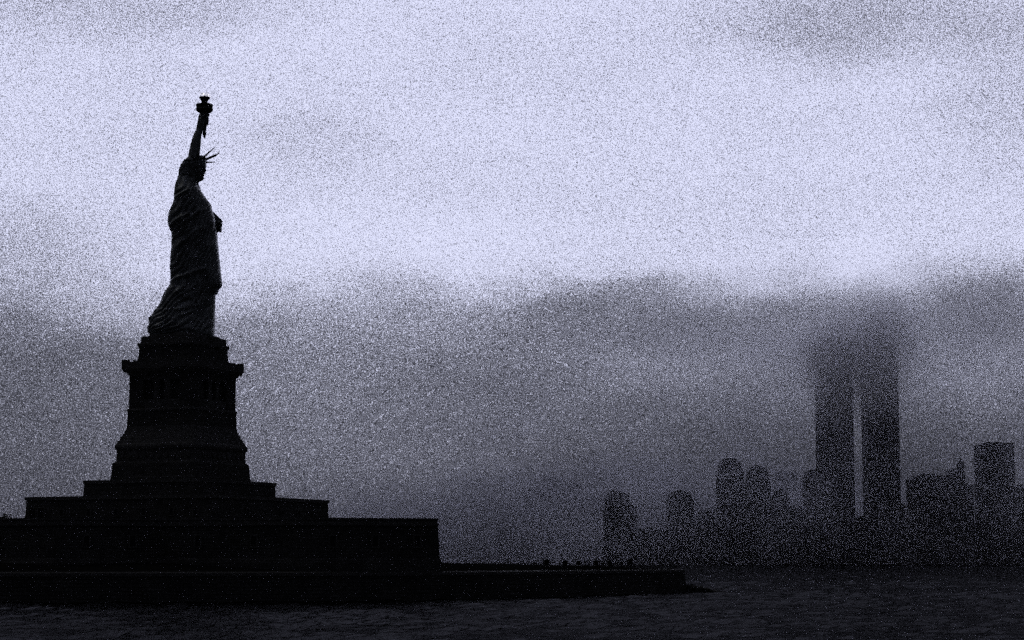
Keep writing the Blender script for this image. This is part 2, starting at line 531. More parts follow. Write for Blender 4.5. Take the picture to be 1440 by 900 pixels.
def window(parent, face, u, z0, z1, wd, half):
    """framed window on a face: 'L' is local -y, 'R' is local +x"""
    Mx = Matrix.Identity(4) if face == 'L' else Matrix.Rotation(R(90), 4, 'Z')
    wb = bmesh.new(); t = .18
    for a in ((u - wd / 2 - t, u - wd / 2, z0, z1), (u + wd / 2, u + wd / 2 + t, z0, z1), (u - wd / 2 - t, u + wd / 2 + t, z1, z1 + t), (u - wd / 2 - t, u + wd / 2 + t, z0 - t, z0)):
        box(wb, a[0], a[1], -half - .22, -half + .3, a[2], a[3], mat=Mx)
    f = obj('window', wb, M['granite_plain'], parent)
    wb = bmesh.new(); box(wb, u - wd / 2, u + wd / 2, -half - .10, -half + .3, z0, z1, mat=Mx)
    obj('pane', wb, M['dark_glass'], f)


for u in (-18.6, -16.7): window(lt, 'L', u, 14.0, 16.1, 1.35, 20.4)
for u in (-12, -6, 0, 6, 12, 17): window(lt, 'L', u, 14.6, 15.8, .8, 20.4)
for u in (-15, -9, -3, 3, 9, 15): window(lt, 'R', u, 14.6, 15.8, .8, 20.4)

ped = empty('pedestal', (XC, YC, 0), ROT)
tag(ped, 'tall tapering granite pedestal with balcony carrying the statue', 'pedestal')
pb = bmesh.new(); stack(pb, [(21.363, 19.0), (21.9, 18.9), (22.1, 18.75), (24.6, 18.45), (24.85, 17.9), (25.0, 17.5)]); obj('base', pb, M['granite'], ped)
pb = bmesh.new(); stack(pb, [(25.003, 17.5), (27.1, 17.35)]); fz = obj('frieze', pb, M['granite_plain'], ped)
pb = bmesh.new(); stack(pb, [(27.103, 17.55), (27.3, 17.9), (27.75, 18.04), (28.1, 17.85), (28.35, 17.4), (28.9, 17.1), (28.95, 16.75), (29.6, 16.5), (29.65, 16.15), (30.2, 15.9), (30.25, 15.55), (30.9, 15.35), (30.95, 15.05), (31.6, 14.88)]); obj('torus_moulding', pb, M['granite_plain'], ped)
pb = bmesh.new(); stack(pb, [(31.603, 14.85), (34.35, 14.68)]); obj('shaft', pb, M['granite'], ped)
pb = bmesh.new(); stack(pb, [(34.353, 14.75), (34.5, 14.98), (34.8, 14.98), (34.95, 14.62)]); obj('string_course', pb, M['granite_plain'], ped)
# loggia storey: recessed core, corner piers, sill and lintel walls, square columns
lg = bmesh.new()
z0, z1 = 34.953, 41.1
stack(lg, [(z0, 12.2), (z1, 12.2)])
H = 7.22
for sx in (-1, 1):
    for sy in (-1, 1):
        x0, x1 = sorted((sx * H, sx * (H - 3.1))); y0, y1 = sorted((sy * H, sy * (H - 3.1)))
        box(lg, x0, x1, y0, y1, z0, z1, top=1.0)
obj('core', lg, M['granite'], ped)
for k in range(4):
    Mx = Matrix.Rotation(R(90) * k, 4, 'Z')
    sb = bmesh.new()
    box(sb, -H + 3.103, H - 3.103, -H + .1, -6.103, z0, 36.6, mat=Mx)
    box(sb, -H + 3.103, H - 3.103, -H + .1, -6.103, 40.3, z1, mat=Mx)
    obj('loggia_wall', sb, M['granite_plain'], ped)
    for u in (-2.05, -.68, .68, 2.05) if k > 1 else (-1.25, 1.25):
        cb = bmesh.new(); wd = .62 if k < 2 else .3
        box(cb, u - wd, u + wd, -H + .22, -6.3, 36.603, 40.297, top=.94, mat=Mx)
        box(cb, u - wd - .12, u + wd + .12, -H + .12, -6.25, 39.85, 40.29, mat=Mx)
        obj('column', cb, M['granite_plain'], ped)
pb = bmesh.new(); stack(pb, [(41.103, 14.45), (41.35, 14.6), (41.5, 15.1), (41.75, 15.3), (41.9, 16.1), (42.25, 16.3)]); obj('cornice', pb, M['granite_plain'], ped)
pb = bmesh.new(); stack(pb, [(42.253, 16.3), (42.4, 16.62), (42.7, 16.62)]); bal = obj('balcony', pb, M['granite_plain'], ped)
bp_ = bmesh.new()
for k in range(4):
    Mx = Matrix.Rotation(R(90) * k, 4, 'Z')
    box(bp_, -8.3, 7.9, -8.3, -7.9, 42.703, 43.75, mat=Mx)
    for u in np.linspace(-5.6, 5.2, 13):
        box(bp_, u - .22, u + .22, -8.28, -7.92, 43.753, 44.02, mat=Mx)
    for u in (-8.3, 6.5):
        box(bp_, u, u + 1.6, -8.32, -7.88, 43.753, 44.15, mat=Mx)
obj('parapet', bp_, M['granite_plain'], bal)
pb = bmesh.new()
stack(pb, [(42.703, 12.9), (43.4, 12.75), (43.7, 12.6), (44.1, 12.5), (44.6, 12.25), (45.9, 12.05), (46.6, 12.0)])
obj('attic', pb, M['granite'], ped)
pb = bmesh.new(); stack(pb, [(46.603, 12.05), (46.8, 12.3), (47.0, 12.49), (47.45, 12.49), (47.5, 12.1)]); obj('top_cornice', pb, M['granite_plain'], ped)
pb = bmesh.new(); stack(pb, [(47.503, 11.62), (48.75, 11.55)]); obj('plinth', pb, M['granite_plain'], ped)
for k in (0, 1):
    Mx = Matrix.Rotation(R(90) * k, 4, 'Z')
    for u in np.linspace(-7.4, 7.4, 10):
        sb = bmesh.new()
        bmesh.ops.create_cone(sb, cap_ends=True, segments=16, radius1=.6, radius2=.5, depth=.3, matrix=Mx @ Matrix.Translation((u, -8.78, 26.05)) @ Matrix.Rotation(R(90), 4, 'X'))
        obj('shield', sb, M['granite_plain'], ped)

# ------------------------------------------------------------------ the statue (parts modelled in world axes about its base)
BZ = 48.75
st = empty('statue', (XC, YC, BZ), 0)
tag(st, 'colossal robed copper statue with spiked crown raising a torch', 'statue')
S0 = Vector((XC, YC, BZ))
FWD = Vector((math.cos(R(25)), -math.sin(R(25)), 0))     # the way she faces
LFT = Vector((math.sin(R(25)), math.cos(R(25)), 0))      # her left


def L(px, py, dy=0.0):
    """statue-local point: traced position at a depth dy behind the statue's axis"""
    return at(px, py, YC + dy) - S0


# low footing under the feet
fb = bmesh.new()
h = .0
pts = [(-5.5, -5.5), (5.5, -5.5), (5.5, 5.5), (-5.5, 5.5)]
fm = Matrix.Rotation(ROT, 4, 'Z')
def ring8(hf, c, z): return [fm @ Vector(p) for p in ((-hf + c, -hf, z), (hf - c, -hf, z), (hf, -hf + c, z), (hf, hf - c, z), (hf - c, hf, z), (-hf + c, hf, z), (-hf, hf - c, z), (-hf, -hf + c, z))]
rr_ = [[fb.verts.new(p) for p in ring8(a, c, z)] for a, c, z in ((5.5, 1.5, .003), (5.45, 1.5, .30), (4.7, 1.6, .34), (4.6, 1.6, .62))]
for r0, r1 in zip(rr_, rr_[1:]):
    for i in range(8): fb.faces.new((r0[i], r0[(i + 1) % 8], r1[(i + 1) % 8], r1[i]))
fb.faces.new(rr_[0][::-1]); fb.faces.new(rr_[-1])
obj('footing', fb, M['granite_plain'], st)

# robe: traced left/right extent per height, true depth, carved folds
PR = [  # y, xl, xr, depth half (m), centre depth offset
    (474.5, 212, 301.0, 4.3, 0), (471, 210.5, 301.5, 4.5, 0), (467, 208.6, 301.6, 4.6, 0), (461.7, 207.3, 301.6, 4.6, 0), (456, 209.8, 301.8, 4.5, 0),
    (452, 210, 301.9, 4.4, 0), (448, 208.6, 302, 4.3, 0), (444, 213, 302, 4.2, 0), (440, 215.8, 302.1, 4.1, 0), (437.5, 216.5, 302.2, 4.1, 0), (435, 220, 302.3, 4.0, 0),
    (425, 225.8, 302.6, 3.9, 0), (418, 228.5, 302.9, 3.8, 0), (414, 230.5, 303.3, 3.8, 0), (411.2, 231.6, 306.6, 3.8, 0), (407, 234.5, 307.6, 3.8, 0), (403.5, 237.6, 311, 3.8, 0),
    (400, 239, 312.2, 3.8, 0), (395, 240, 311.9, 3.8, 0), (385, 240.1, 310.8, 3.8, 0), (382, 239.6, 310.5, 3.8, 0), (374, 238.6, 309.6, 3.8, 0), (371, 240, 309.3, 3.8, 0),
    (360, 240, 307.9, 3.8, 0), (350, 240.9, 307.2, 3.8, 0), (340, 241.7, 305.8, 3.8, 0), (332, 241.6, 305.6, 3.8, 0), (327, 241.2, 305.3, 3.9, 0), (322.7, 238.9, 304.6, 3.9, 0),
    (315, 236.6, 303.6, 4.0, 0), (308.7, 236.1, 302.2, 4.0, 0), (304, 236.6, 301.0, 4.0, 0), (299, 237.9, 299.5, 4.0, 0), (294.7, 240, 298.3, 4.0, 0), (290, 242, 297.3, 4.0, 0),
    (286.9, 243.4, 296.2, 4.0, 0), (281.4, 245, 291.8, 3.9, 0), (274.4, 245.1, 287, 3.8, 0), (267, 245.8, 281.4, 3.5, 0), (261.2, 246.8, 278.4, 3.1, 0), (255, 248.3, 277.8, 2.6, -.1),
    (250, 250.2, 277.0, 2.2, -.3), (246.4, 251.3, 275.5, 1.9, -.5), (240.2, 251.3, 273.5, 1.7, -.8), (236, 252.6, 272.5, 1.6, -.9), (232, 254.6, 271, 1.5, -1.0), (228.5, 256.3, 269.5, 1.3, -1.1),
    (226, 258.5, 268.5, 1.1, -1.2), (224, 261.5, 268, .9, -1.3)]
ys = np.array([p[0] for p in PR])[::-1]
NR, NS = 300, 160
yy = np.linspace(474.5, 224, NR)
xl = np.interp(yy, ys, np.array([p[1] for p in PR])[::-1]); xr = np.interp(yy, ys, np.array([p[2] for p in PR])[::-1])
dh = np.interp(yy, ys, np.array([p[3] for p in PR])[::-1]); dc = np.interp(yy, ys, np.array([p[4] for p in PR])[::-1])


def sstep(x, a, b_):
    t = min(1, max(0, (x - a) / (b_ - a))); return t * t * (3 - 2 * t)


def saw(x):
    """rounded pleat profile: broad back, sharp valley"""
    f = x - math.floor(x)
    return 1 - abs(2 * f - 1) ** 1.6 * 1.0


def line_ridge(px, py, x0, y0, x1, y1, wd):
    dx_, dy_ = x1 - x0, y1 - y0; Ln = math.hypot(dx_, dy_)
    t = ((px - x0) * dx_ + (py - y0) * dy_) / Ln / Ln
    d = abs((px - x0) * dy_ - (py - y0) * dx_) / Ln
    if t < -.1 or t > 1.1: return 0
    return math.exp(-(d / wd) ** 2) * sstep(t, -.1, .1) * (1 - sstep(t, .9, 1.1))


def folds(px, py, back):
    s = 11.0 if back else 0
    n = mnoise.noise(Vector((px * .05 + s, py * .05, 1.3))) * 1.1
    n2 = mnoise.noise(Vector((px * .16 + s, py * .10, 7.3)))
    # lower robe: pleats fan from the trailing hem up to the right
    a = math.degrees(math.atan2(478 - py, px - 188))
    lower = saw(a / 6.3 + n * .9)
    # skirt below the mantle edge: nearly upright pleats
    upr = saw((px + (py - 400) * .35) / 9.0 + n * 1.2)
    # mantle: long pleats sweeping up to the right, steeper towards the front
    t = (px - 238) / 67
    hx = 67 * (.62 * t + 1.25 * t * t)
    mid = saw((478 - py - hx) / 15.5 + n * .75)
    kL = sstep(py, 385, 430); kU = sstep(px, 262, 285) * sstep(py, 395, 430)
    v = lower * kL * (1 - kU) + upr * kU + (1 - kL) * (1 - kU) * mid
    v = v * (.55 + .45 * (n * .5 + .5)) + n2 * .18
    v += 1.3 * line_ridge(px, py, 238, 321, 272, 304, 3.0) + .8 * line_ridge(px, py, 243, 331, 292, 296, 2.5)
    v += .9 * line_ridge(px, py, 250, 352, 290, 322, 3.0) + .9 * line_ridge(px, py, 240, 398, 292, 381, 2.6)
    v += .7 * line_ridge(px, py, 292, 385, 296, 345, 2.5) + .7 * line_ridge(px, py, 247, 282, 276, 268, 2.2)
    return v


rb = bmesh.new(); rings = []
for i in range(NR):
    c0 = L((xl[i] + xr[i]) / 2, yy[i], dc[i]); w2 = (xr[i] - xl[i]) / 2
    mpx = (L((xl[i] + xr[i]) / 2 + 10, yy[i], dc[i]) - c0).x / 10
    amp = min(.60, .1 + .014 * w2) * sstep(yy[i], 224, 250)
    rg = []
    for k in range(NS):
        th = 2 * math.pi * k / NS
        cx_, sn = math.cos(th), math.sin(th)
        ex = .86                                     # slightly squared section
        ux = math.copysign(abs(cx_) ** ex, cx_); uy = math.copysign(abs(sn) ** ex, sn)
        pxl = (xl[i] + xr[i]) / 2 + ux * w2
        f = folds(pxl, yy[i], uy > 0) - .6
        edge = 1 - abs(cx_) ** 6 * .75               # keep the traced outline nearly as it is
        rg.append(rb.verts.new(c0 + Vector((ux * (w2 * mpx + f * amp * .35 * edge * abs(cx_)), uy * dh[i] + math.copysign(abs(uy), uy) * f * amp * edge * 1.1, 0))))
    rings.append(rg)
for r0, r1 in zip(rings, rings[1:]):
    for k in range(NS): rb.faces.new((r0[k], r0[(k + 1) % NS], r1[(k + 1) % NS], r1[k]))
rb.faces.new(rings[0][::-1]); rb.faces.new(rings[-1])
obj('robe', rb, M['copper'], st, smooth=True)

# body: neck, head with face, raised right arm and hand, left hand, front foot - one skin
bd = bmesh.new()
HEAD = [  # y, xl, xr, half depth
    (218.3, 274, 279.5, .35), (219.3, 270.5, 283, .95), (221, 268, 286.6, 1.3), (223.5, 266.5, 288.9, 1.55), (229.3, 265.5, 289.5, 1.75), (233, 265.5, 289.8, 1.72), (235.5, 266, 289.6, 1.66),
    (237.2, 266.3, 288.5, 1.6), (240, 267, 287.3, 1.5), (242.2, 267.5, 288.0, 1.4), (244.5, 268, 287.3, 1.35), (246, 268.5, 286.2, 1.3), (247.2, 268.8, 286.6, 1.25), (249, 269, 285.9, 1.15), (252.4, 269, 286.0, 1.0), (254.0, 269, 285.5, .95), (255, 268, 279.3, 1.0), (260, 266, 278.6, 1.05), (268, 262, 281, 1.4)]
hy = np.array([p[0] for p in HEAD]); hr = []
yyh = np.linspace(218.3, 268, 70)
for y in yyh:
    a = np.interp(y, hy, [p[1] for p in HEAD]); c = np.interp(y, hy, [p[2] for p in HEAD]); d = np.interp(y, hy, [p[3] for p in HEAD])
    cc = L((a + c) / 2, y, -.2); hw = (c - a) / 2 * .1367
    rg = []
    for k in range(40):
        th = 2 * math.pi * k / 40
        p = FWD * (math.cos(th) * hw * 1.03) + LFT * (math.sin(th) * d)
        # narrow the face towards the profile line, so nose and lips stand out
        if math.cos(th) > .6: p -= FWD * .0
        rg.append(bd.verts.new(cc + p))
    hr.append(rg)
for r0, r1 in zip(hr, hr[1:]):
    for k in range(40): bd.faces.new((r0[k], r0[(k + 1) % 40], r1[(k + 1) % 40], r1[k]))
bd.faces.new(hr[0][::-1]); bd.faces.new(hr[-1])
# nose, brow, lips, chin, ear
hc = L(277.5, 236, -.2)
def hp(f, l, z): return hc + FWD * f + LFT * l + Vector((0, 0, z))
tube(bd, [hp(1.45, 0, .35), hp(1.72, 0, -.35), hp(1.86, 0, -.85)], [.16, .2, .26], 8)
for s in (-1, 1):
    ball(bd, hp(1.22, s * .62, .42), (.35, .35, .14), 2)
    ball(bd, hp(1.25, s * .58, .08), (.22, .24, .16), 2)
    ball(bd, hp(-.1, s * 1.5, -.2), (.3, .16, .48), 2)
    ball(bd, hp(1.0, s * .7, -.7), (.4, .4, .5), 2)
ball(bd, hp(1.42, 0, -1.36), (.24, .42, .13), 2); ball(bd, hp(1.38, 0, -1.62), (.22, .36, .13), 2); ball(bd, hp(1.22, 0, -2.1), (.34, .36, .3), 2)
# raised arm (traced axis and width)
ARM = [(246, 250, 276, -1.0), (236, 255.5, 276, -1.2), (226, 261, 279, -1.3), (222, 264.2, 281, -1.3), (210.7, 266, 281.8, -1.3), (203, 268, 282.5, -1.2), (196, 270, 283, -1.1), (190, 272.3, 283.4, -1.0), (184, 275.2, 285, -.9), (178, 276.4, 286.5, -.8), (173.3, 277.3, 287.5, -.7), (168, 278.3, 288.5, -.6)]
tube(bd, [L((a + c) / 2, y, d) for y, a, c, d in ARM], [(c - a) / 2 * .1345 for y, a, c, d in ARM], 24, .95)
# right hand: palm, thumb and four fingers closed round the torch handle
tube(bd, [L(283, 172, -.6), L(284.5, 165, -.4), L(285.5, 160.5, -.2)], [.68, .85, .6], 14, .8)
TX = 287.6                                           # torch handle axis
for j, (fy, rr0) in enumerate([(163.2, .22), (166.8, .24), (170.6, .24), (174.2, .2)]):
    cen = L(TX - .3, fy, 0)
    pts = []
    for a in np.linspace(-150, 110 - 8 * j, 8):
        pts.append(cen + Vector((math.cos(R(a)) * .74, math.sin(R(a)) * .68, -.1 * math.sin(R(a)))))
    tube(bd, pts, [rr0 * 1.05] * 3 + [rr0] * 3 + [rr0 * .9, rr0 * .65], 8)
tube(bd, [L(283.5, 168, -.9), L(285.8, 163.5, -1.0), L(289, 161.5, -.85), L(290.8, 162.5, -.4)], [.3, .27, .24, .16], 8)
# left arm under the drapery and the hand gripping the tablet's lower edge
tube(bd, [L(290, 292, 2.5), L(291, 310, 3.3), L(299, 322, 3.0), L(304, 326, 2.4)], [1.1, 1.0, .75, .55], 14)
for j in range(4):
    z = 314.5 + j * 3.4
    tube(bd, [L(303, z, 2.6), L(308.4, z - .3, 1.9), L(311.2 - .3 * j, z + .5, 1.2), L(310.2 - .4 * j, z + 1.1, .6)], [.30, .30, .27, .18], 8)
tube(bd, [L(303, 316, 2.6), L(306, 312, 1.6), L(308.6, 312.5, .9)], [.28, .25, .18], 8)
# the torso and leg inside the drapery join head, arms and foot
tube(bd, [L(271, 262, .2), L(274, 285, .8), L(278, 320, .6), L(278, 370, 0), L(284, 430, -.6), L(291, 472, -1.0)], [1.3, 1.9, 2.0, 2.1, 1.5, .8], 16)
tube(bd, [L(273, 275, .6), L(284, 288, 1.8), L(290, 293, 2.5)], [1.5, 1.3, 1.1], 12)
# front foot under the hem
tube(bd, [L(292, 473.6, -1.2), L(298, 474.2, -1.8), L(301.3, 475.2, -2.1)], [.7, .5, .3], 10)
body = obj('body', bd, M['copper'], st)
remesh(body, .11, 3)

# hair gathered behind
hb = bmesh.new()
ball(hb, L(266.5, 231, -.2), (1.15, 1.25, 1.35), 3)
ball(hb, L(265, 240.5, -.2), (1.0, 1.0, 1.0), 3)
for i in range(26):
    a = random.uniform(-1.3, 1.3); z = random.uniform(-.9, 1.2)
    ball(hb, hp(-.6 + random.uniform(-.7, .6), math.copysign(1.45, a) * random.uniform(.85, 1), z), (.4, .28, .28), 2)
hair = obj('hair', hb, M['copper_dark'], st); remesh(hair, .12, 2)

# crown: tilted diadem band and seven tapering rays
crn = bmesh.new()
AL = R(33)
UPV = Vector((0, 0, 1))
CD = FWD * math.cos(AL) + UPV * math.sin(AL)
cc = hp(-.05, 0, .95)
NN = LFT.cross(CD).normalized()
bandr = []
for k in range(33):
    a = R(-100 + 200 * k / 32)
    d = CD * math.cos(a) + LFT * math.sin(a)
    sx = 1.72
    row = [cc + d * sx + NN * .36, cc + d * (sx + .18) + NN * .30, cc + d * (sx + .22) - NN * .34, cc + d * sx - NN * .38]
    bandr.append([crn.verts.new(p) for p in row])
for r0, r1 in zip(bandr, bandr[1:]):
    for k in range(4): crn.faces.new((r0[k], r0[(k + 1) % 4], r1[(k + 1) % 4], r1[k]))
crn.faces.new(bandr[0]); crn.faces.new(bandr[-1][::-1])
crown = obj('crown', crn, M['copper'], st)
for ang, ln in ((-92, 2.5), (-70, 2.6), (-48, 2.8), (-3, 3.15), (34, 3.0), (40, 2.4), (70, 2.7)):
    a = R(ang)
    d = (CD * math.cos(a) + LFT * math.sin(a)).normalized()
    t = d.cross(NN).normalized()
    rb_ = bmesh.new()
    p0 = cc + d * 1.6; p1 = cc + d * (1.75 + ln)
    q = [p0 + NN * .26, p0 + t * .34, p0 - NN * .26, p0 - t * .34]
    m1 = [p1 + NN * .10, p1 + t * .13, p1 - NN * .10, p1 - t * .13]
    va = [rb_.verts.new(p) for p in q]; vb = [rb_.verts.new(p) for p in m1]
    for k in range(4): rb_.faces.new((va[k], va[(k + 1) % 4], vb[(k + 1) % 4], vb[k]))
    rb_.faces.new(va[::-1]); rb_.faces.new(vb)
    obj('ray', rb_, M['copper'], crown)

# tablet held against the left side
tb = bmesh.new()
tc_ = L(298.2, 320.5, 2.4)
RL = Matrix.Rotation(R(-22), 4, FWD) @ Matrix.Identity(4)
tu = (RL @ UPV); tv = (RL @ LFT)
tu = (Matrix.Rotation(R(12), 4, LFT) @ tu); tf = tu.cross(tv).normalized()
Mt = Matrix(((tf.x, tv.x, tu.x, tc_.x), (tf.y, tv.y, tu.y, tc_.y), (tf.z, tv.z, tu.z, tc_.z), (0, 0, 0, 1)))
box(tb, -.33, .33, -1.75, 1.75, -2.6, 2.6, mat=Mt)
box(tb, -.36, .36, -1.55, -1.35, -2.3, 2.3, mat=Mt)
bmesh.ops.bevel(tb, geom=tb.edges[:], offset=.05, segments=1, affect='EDGES')
obj('tablet', tb, M['copper'], st)

# torch: tapering handle with knop, cup, balcony with railing, flame
to = empty('torch', (0, 0, 0)); to.parent = st
def prof(lst, cxp):
    """list of (left px, right px, y) -> lathe profile about a vertical axis through column cxp"""
    out = []
    for a, c, y in lst:
        p = L(cxp, y, 0); out.append(((c - a) / 2 * .1345, p.z))
    return out
base_x = lambda y: L(TX, y, 0).x
hbm = bmesh.new()
lathe(hbm, prof([(286.4, 287.0, 195.2), (285.4, 288.2, 193), (284.6, 290.4, 187), (284.9, 289.6, 184), (284.6, 290.6, 178), (283, 291.8, 166), (281.5, 292.6, 163.2), (279, 292.9, 161.8), (278.6, 292.9, 160.6), (281.5, 292.6, 159.2), (279, 296.5, 157.8)], TX), 20, base_x(180), 0)
obj('handle', hbm, M['copper'], to)
bbm = bmesh.new()
lathe(bbm, prof([(279, 296.5, 158.1), (276.5, 298.6, 156.6), (275.1, 300, 154), (275.8, 299.4, 152.4), (276.6, 298.6, 152), (276.4, 298.7, 151.2)], TX), 32, base_x(154), 0)
blc = obj('balcony', bbm, M['copper_dark'], to)
rl = bmesh.new()
rc = L(TX, 151.2, 0); rt = L(TX, 147.4, 0)
rad = 1.50
for k in range(24):
    a = 2 * math.pi * k / 24
    tube(rl, [(rc.x + rad * math.cos(a), rad * math.sin(a), rc.z), (rc.x + (rad + .12) * math.cos(a), (rad + .12) * math.sin(a), rt.z)], .07, 5)
for zf, rr1 in ((.5, .05), (.98, .10)):
    ringp = []
    zz = rc.z + (rt.z - rc.z) * zf
    tor = [Vector((rc.x + (rad + .05) * math.cos(2 * math.pi * k / 32), (rad + .05) * math.sin(2 * math.pi * k / 32), zz)) for k in range(33)]
    tube(rl, tor, rr1, 6)
for k in range(24):
    a = 2 * math.pi * (k + .5) / 24
    box(rl, -.16, .16, -.03, .03, rc.z + .05, rc.z + (rt.z - rc.z) * .9, mat=Matrix.Translation((rc.x + rad * math.cos(a), rad * math.sin(a), 0)) @ Matrix.Rotation(a + math.pi / 2, 4, 'Z'))
obj('railing', rl, M['copper_dark'], blc)
cup = bmesh.new()
lathe(cup, prof([(282, 293, 151.5), (283.4, 292.4, 147), (283.4, 292.4, 142), (282, 294.4, 140), (280.3, 296.2, 138.4), (280.3, 296.3, 136.9), (282, 294.5, 136.8)], TX), 24, base_x(144), 0)
obj('lantern', cup, M['copper_dark'], to)
fl = bmesh.new()
f0 = L(TX + .6, 137.4, 0)
lathe(fl, [(.85, f0.z), (1.02, f0.z + .22), (.98, f0.z + .45), (.72, f0.z + .7), (.4, f0.z + .84), (.1, f0.z + .92)], 20, f0.x, 0, .07, 5)
for k in range(7):
    a = 2 * math.pi * k / 7 + .3
    tube(fl, [(f0.x + .75 * math.cos(a), .75 * math.sin(a), f0.z + .25), (f0.x + .86 * math.cos(a + .2), .86 * math.sin(a + .2), f0.z + .6), (f0.x + .62 * math.cos(a + .6), .62 * math.sin(a + .6), f0.z + .92 + .12 * (k % 3))], [.2, .15, .03], 7)
flame = obj('flame', fl, M['flame'], to)

# ------------------------------------------------------------------ promenade furniture at the point
FZ = lambda p: WALL_H + .3


def make_bin():
    r = empty('litter_bin', (0, 0, 0))
    b_ = bmesh.new(); box(b_, -.40, .40, -.36, .36, .08, 1.18, top=.94)
    for u in np.linspace(-.3, .3, 5): box(b_, u - .035, u + .035, -.385, -.345, .14, 1.1)
    obj('bin_body', b_, M['iron'], r)
    b_ = bmesh.new(); box(b_, -.44, .44, -.40, .40, 1.183, 1.30); box(b_, -.30, .30, -.28, .28, 1.303, 1.42, top=.8); obj('lid', b_, M['iron'], r)
    b_ = bmesh.new(); box(b_, -.46, .46, -.42, .42, 0, .077); obj('foot', b_, M['granite_plain'], r)
    return r


def make_bench():
    r = empty('bench', (0, 0, 0))
    b_ = bmesh.new()
    for y in (-.22, -.07, .08): box(b_, -.62, .62, y, y + .12, .42, .47)
    obj('seat', b_, M['wood'], r)
    b_ = bmesh.new()
    for z in (.56, .70, .84): box(b_, -.62, .62, .235, .275, z, z + .11)
    obj('backrest', b_, M['wood'], r)
    for s in (-1, 1):
        b_ = bmesh.new(); box(b_, s * .5 - .05, s * .5 + .05, -.22, .30, 0, .417); box(b_, s * .5 - .04, s * .5 + .04, .28, .34, .42, .95)
        obj('leg', b_, M['iron'], r)
    return r


def dup(root, loc, rz, sc_=1.0):
    r = root.copy(); C.objects.link(r); r.location = loc; r.rotation_euler = (0, 0, rz); r.scale = (sc_,) * 3
    for ch in root.children:
        c = ch.copy(); C.objects.link(c); c.parent = r
        for g_ in ch.children:
            d_ = g_.copy(); C.objects.link(d_); d_.parent = c
    return r


ordn = ['leftmost', 'second', 'third', 'fourth', 'fifth', 'sixth', 'rightmost']
GZ = 5.5
def ground_z(x, y):
    return GZ
bins = [(768, 1.1), (794, .95), (813, .9), (838, .98), (857, .98), (873.5, .8), (885.5, 1.12)]
b0 = make_bin()
for i, (px, s) in enumerate(bins):
    Yb = 418 + (px - 768) * .12
    p = at(px, 797, Yb)
    o = b0 if i == 0 else dup(b0, (0, 0, 0), 0)
    o.location = (p.x, Yb, GZ - .42); o.rotation_euler = (0, 0, .3); o.scale = (s * 1.12, s * 1.1, s * 1.08)
    tag(o, 'boxy dark litter bin on the promenade edge, %s of the seven from the left' % ordn[i], 'bin', 'litter bins along the promenade')
n0 = make_bench()
bl = ['bench left of all the bins on the promenade', 'bench between the fourth and fifth bins from the left', 'bench between the fifth and sixth bins from the left']
for i, px in enumerate((753, 848, 866.5)):
    Yb = 420 + (px - 768) * .12
    p = at(px, 797, Yb)
    o = n0 if i == 0 else dup(n0, (0, 0, 0), 0)
    o.location = (p.x, Yb, GZ - .25); o.rotation_euler = (0, 0, .5); o.scale = (.85, .85, .85)
    tag(o, 'small dark ' + bl[i], 'bench', 'benches along the promenade')

# iron railing along the seawall's tip
rail = empty('railing', (0, 0, 0))
a, c = offset(full, 1.4)[8], offset(full, 1.4)[7]
for i in range(len(full)):
    pass
ep = offset(full, 1.2)
pA = ep[8]; pB = ep[7]                                  # tip and the corner before it
rpts = [pB.lerp(pA, t) for t in np.linspace(-.75, .93, 150)]
k_ = 0
pb_ = bmesh.new()
for i in range(0, 150, 12):
    p = rpts[i]; q = bmesh.new()
    box(q, p.x - .07, p.x + .07, p.y - .07, p.y + .07, WALL_H, WALL_H + 1.18); box(q, p.x - .1, p.x + .1, p.y - .1, p.y + .1, WALL_H + 1.183, WALL_H + 1.28)
    obj('post', q, M['iron'], rail)
rq = bmesh.new()
for z in (.25, 1.0): tube(rq, [Vector((p.x, p.y, WALL_H + z)) for p in rpts[::6]], .04, 6)
for p in rpts[::2]: box(rq, p.x - .075, p.x + .075, p.y - .05, p.y + .05, WALL_H + .1, WALL_H + 1.06)
obj('bars', rq, M['iron'], rail)
tag(rail, 'dark iron railing with upright bars on top of the seawall point', 'railing')

# ------------------------------------------------------------------ trees just showing over the fort at the left edge
def tree(x, y, z, hgt, cr_, seed, label):
    rs = random.Random(seed)
    t = empty('tree', (x, y, z))
    q = bmesh.new()
    tube(q, [(0, 0, 0), (.1, 0, hgt * .35), (.0, .1, hgt * .62)], [.28, .2, .1], 8)
    for k in range(6):
        a_ = rs.uniform(0, 6.28); s_ = hgt * rs.uniform(.3, .5)
        tube(q, [(.05, 0, s_), (math.cos(a_) * cr_ * .4, math.sin(a_) * cr_ * .4, s_ + hgt * .16), (math.cos(a_) * cr_ * .7, math.sin(a_) * cr_ * .7, s_ + hgt * .28)], [.1, .07, .03], 5)
    obj('trunk', q, M['bark'], t)
    q = bmesh.new()
    for k in range(26):
        a_ = rs.uniform(0, 6.28); rr2 = cr_ * math.sqrt(rs.random()) * .85; zz = hgt * rs.uniform(.5, .93) - rr2 * .25
        cx_, cy2 = math.cos(a_) * rr2, math.sin(a_) * rr2
        for j in range(60):
            d = Vector((rs.gauss(0, 1), rs.gauss(0, 1), rs.gauss(0, .8))) * cr_ * .16
            p = Vector((cx_, cy2, zz)) + d
            s_ = rs.uniform(.1, .2)
            e1 = Vector((rs.uniform(-1, 1), rs.uniform(-1, 1), rs.uniform(-1, 1))).normalized() * s_
            e2 = e1.orthogonal().normalized() * s_
            q.faces.new([q.verts.new(p + v) for v in (e1, e2, -e1, -e2)])
    obj('crown', q, M['leaf'], t)
    return tag(t, label, 'tree', 'trees behind the fort')


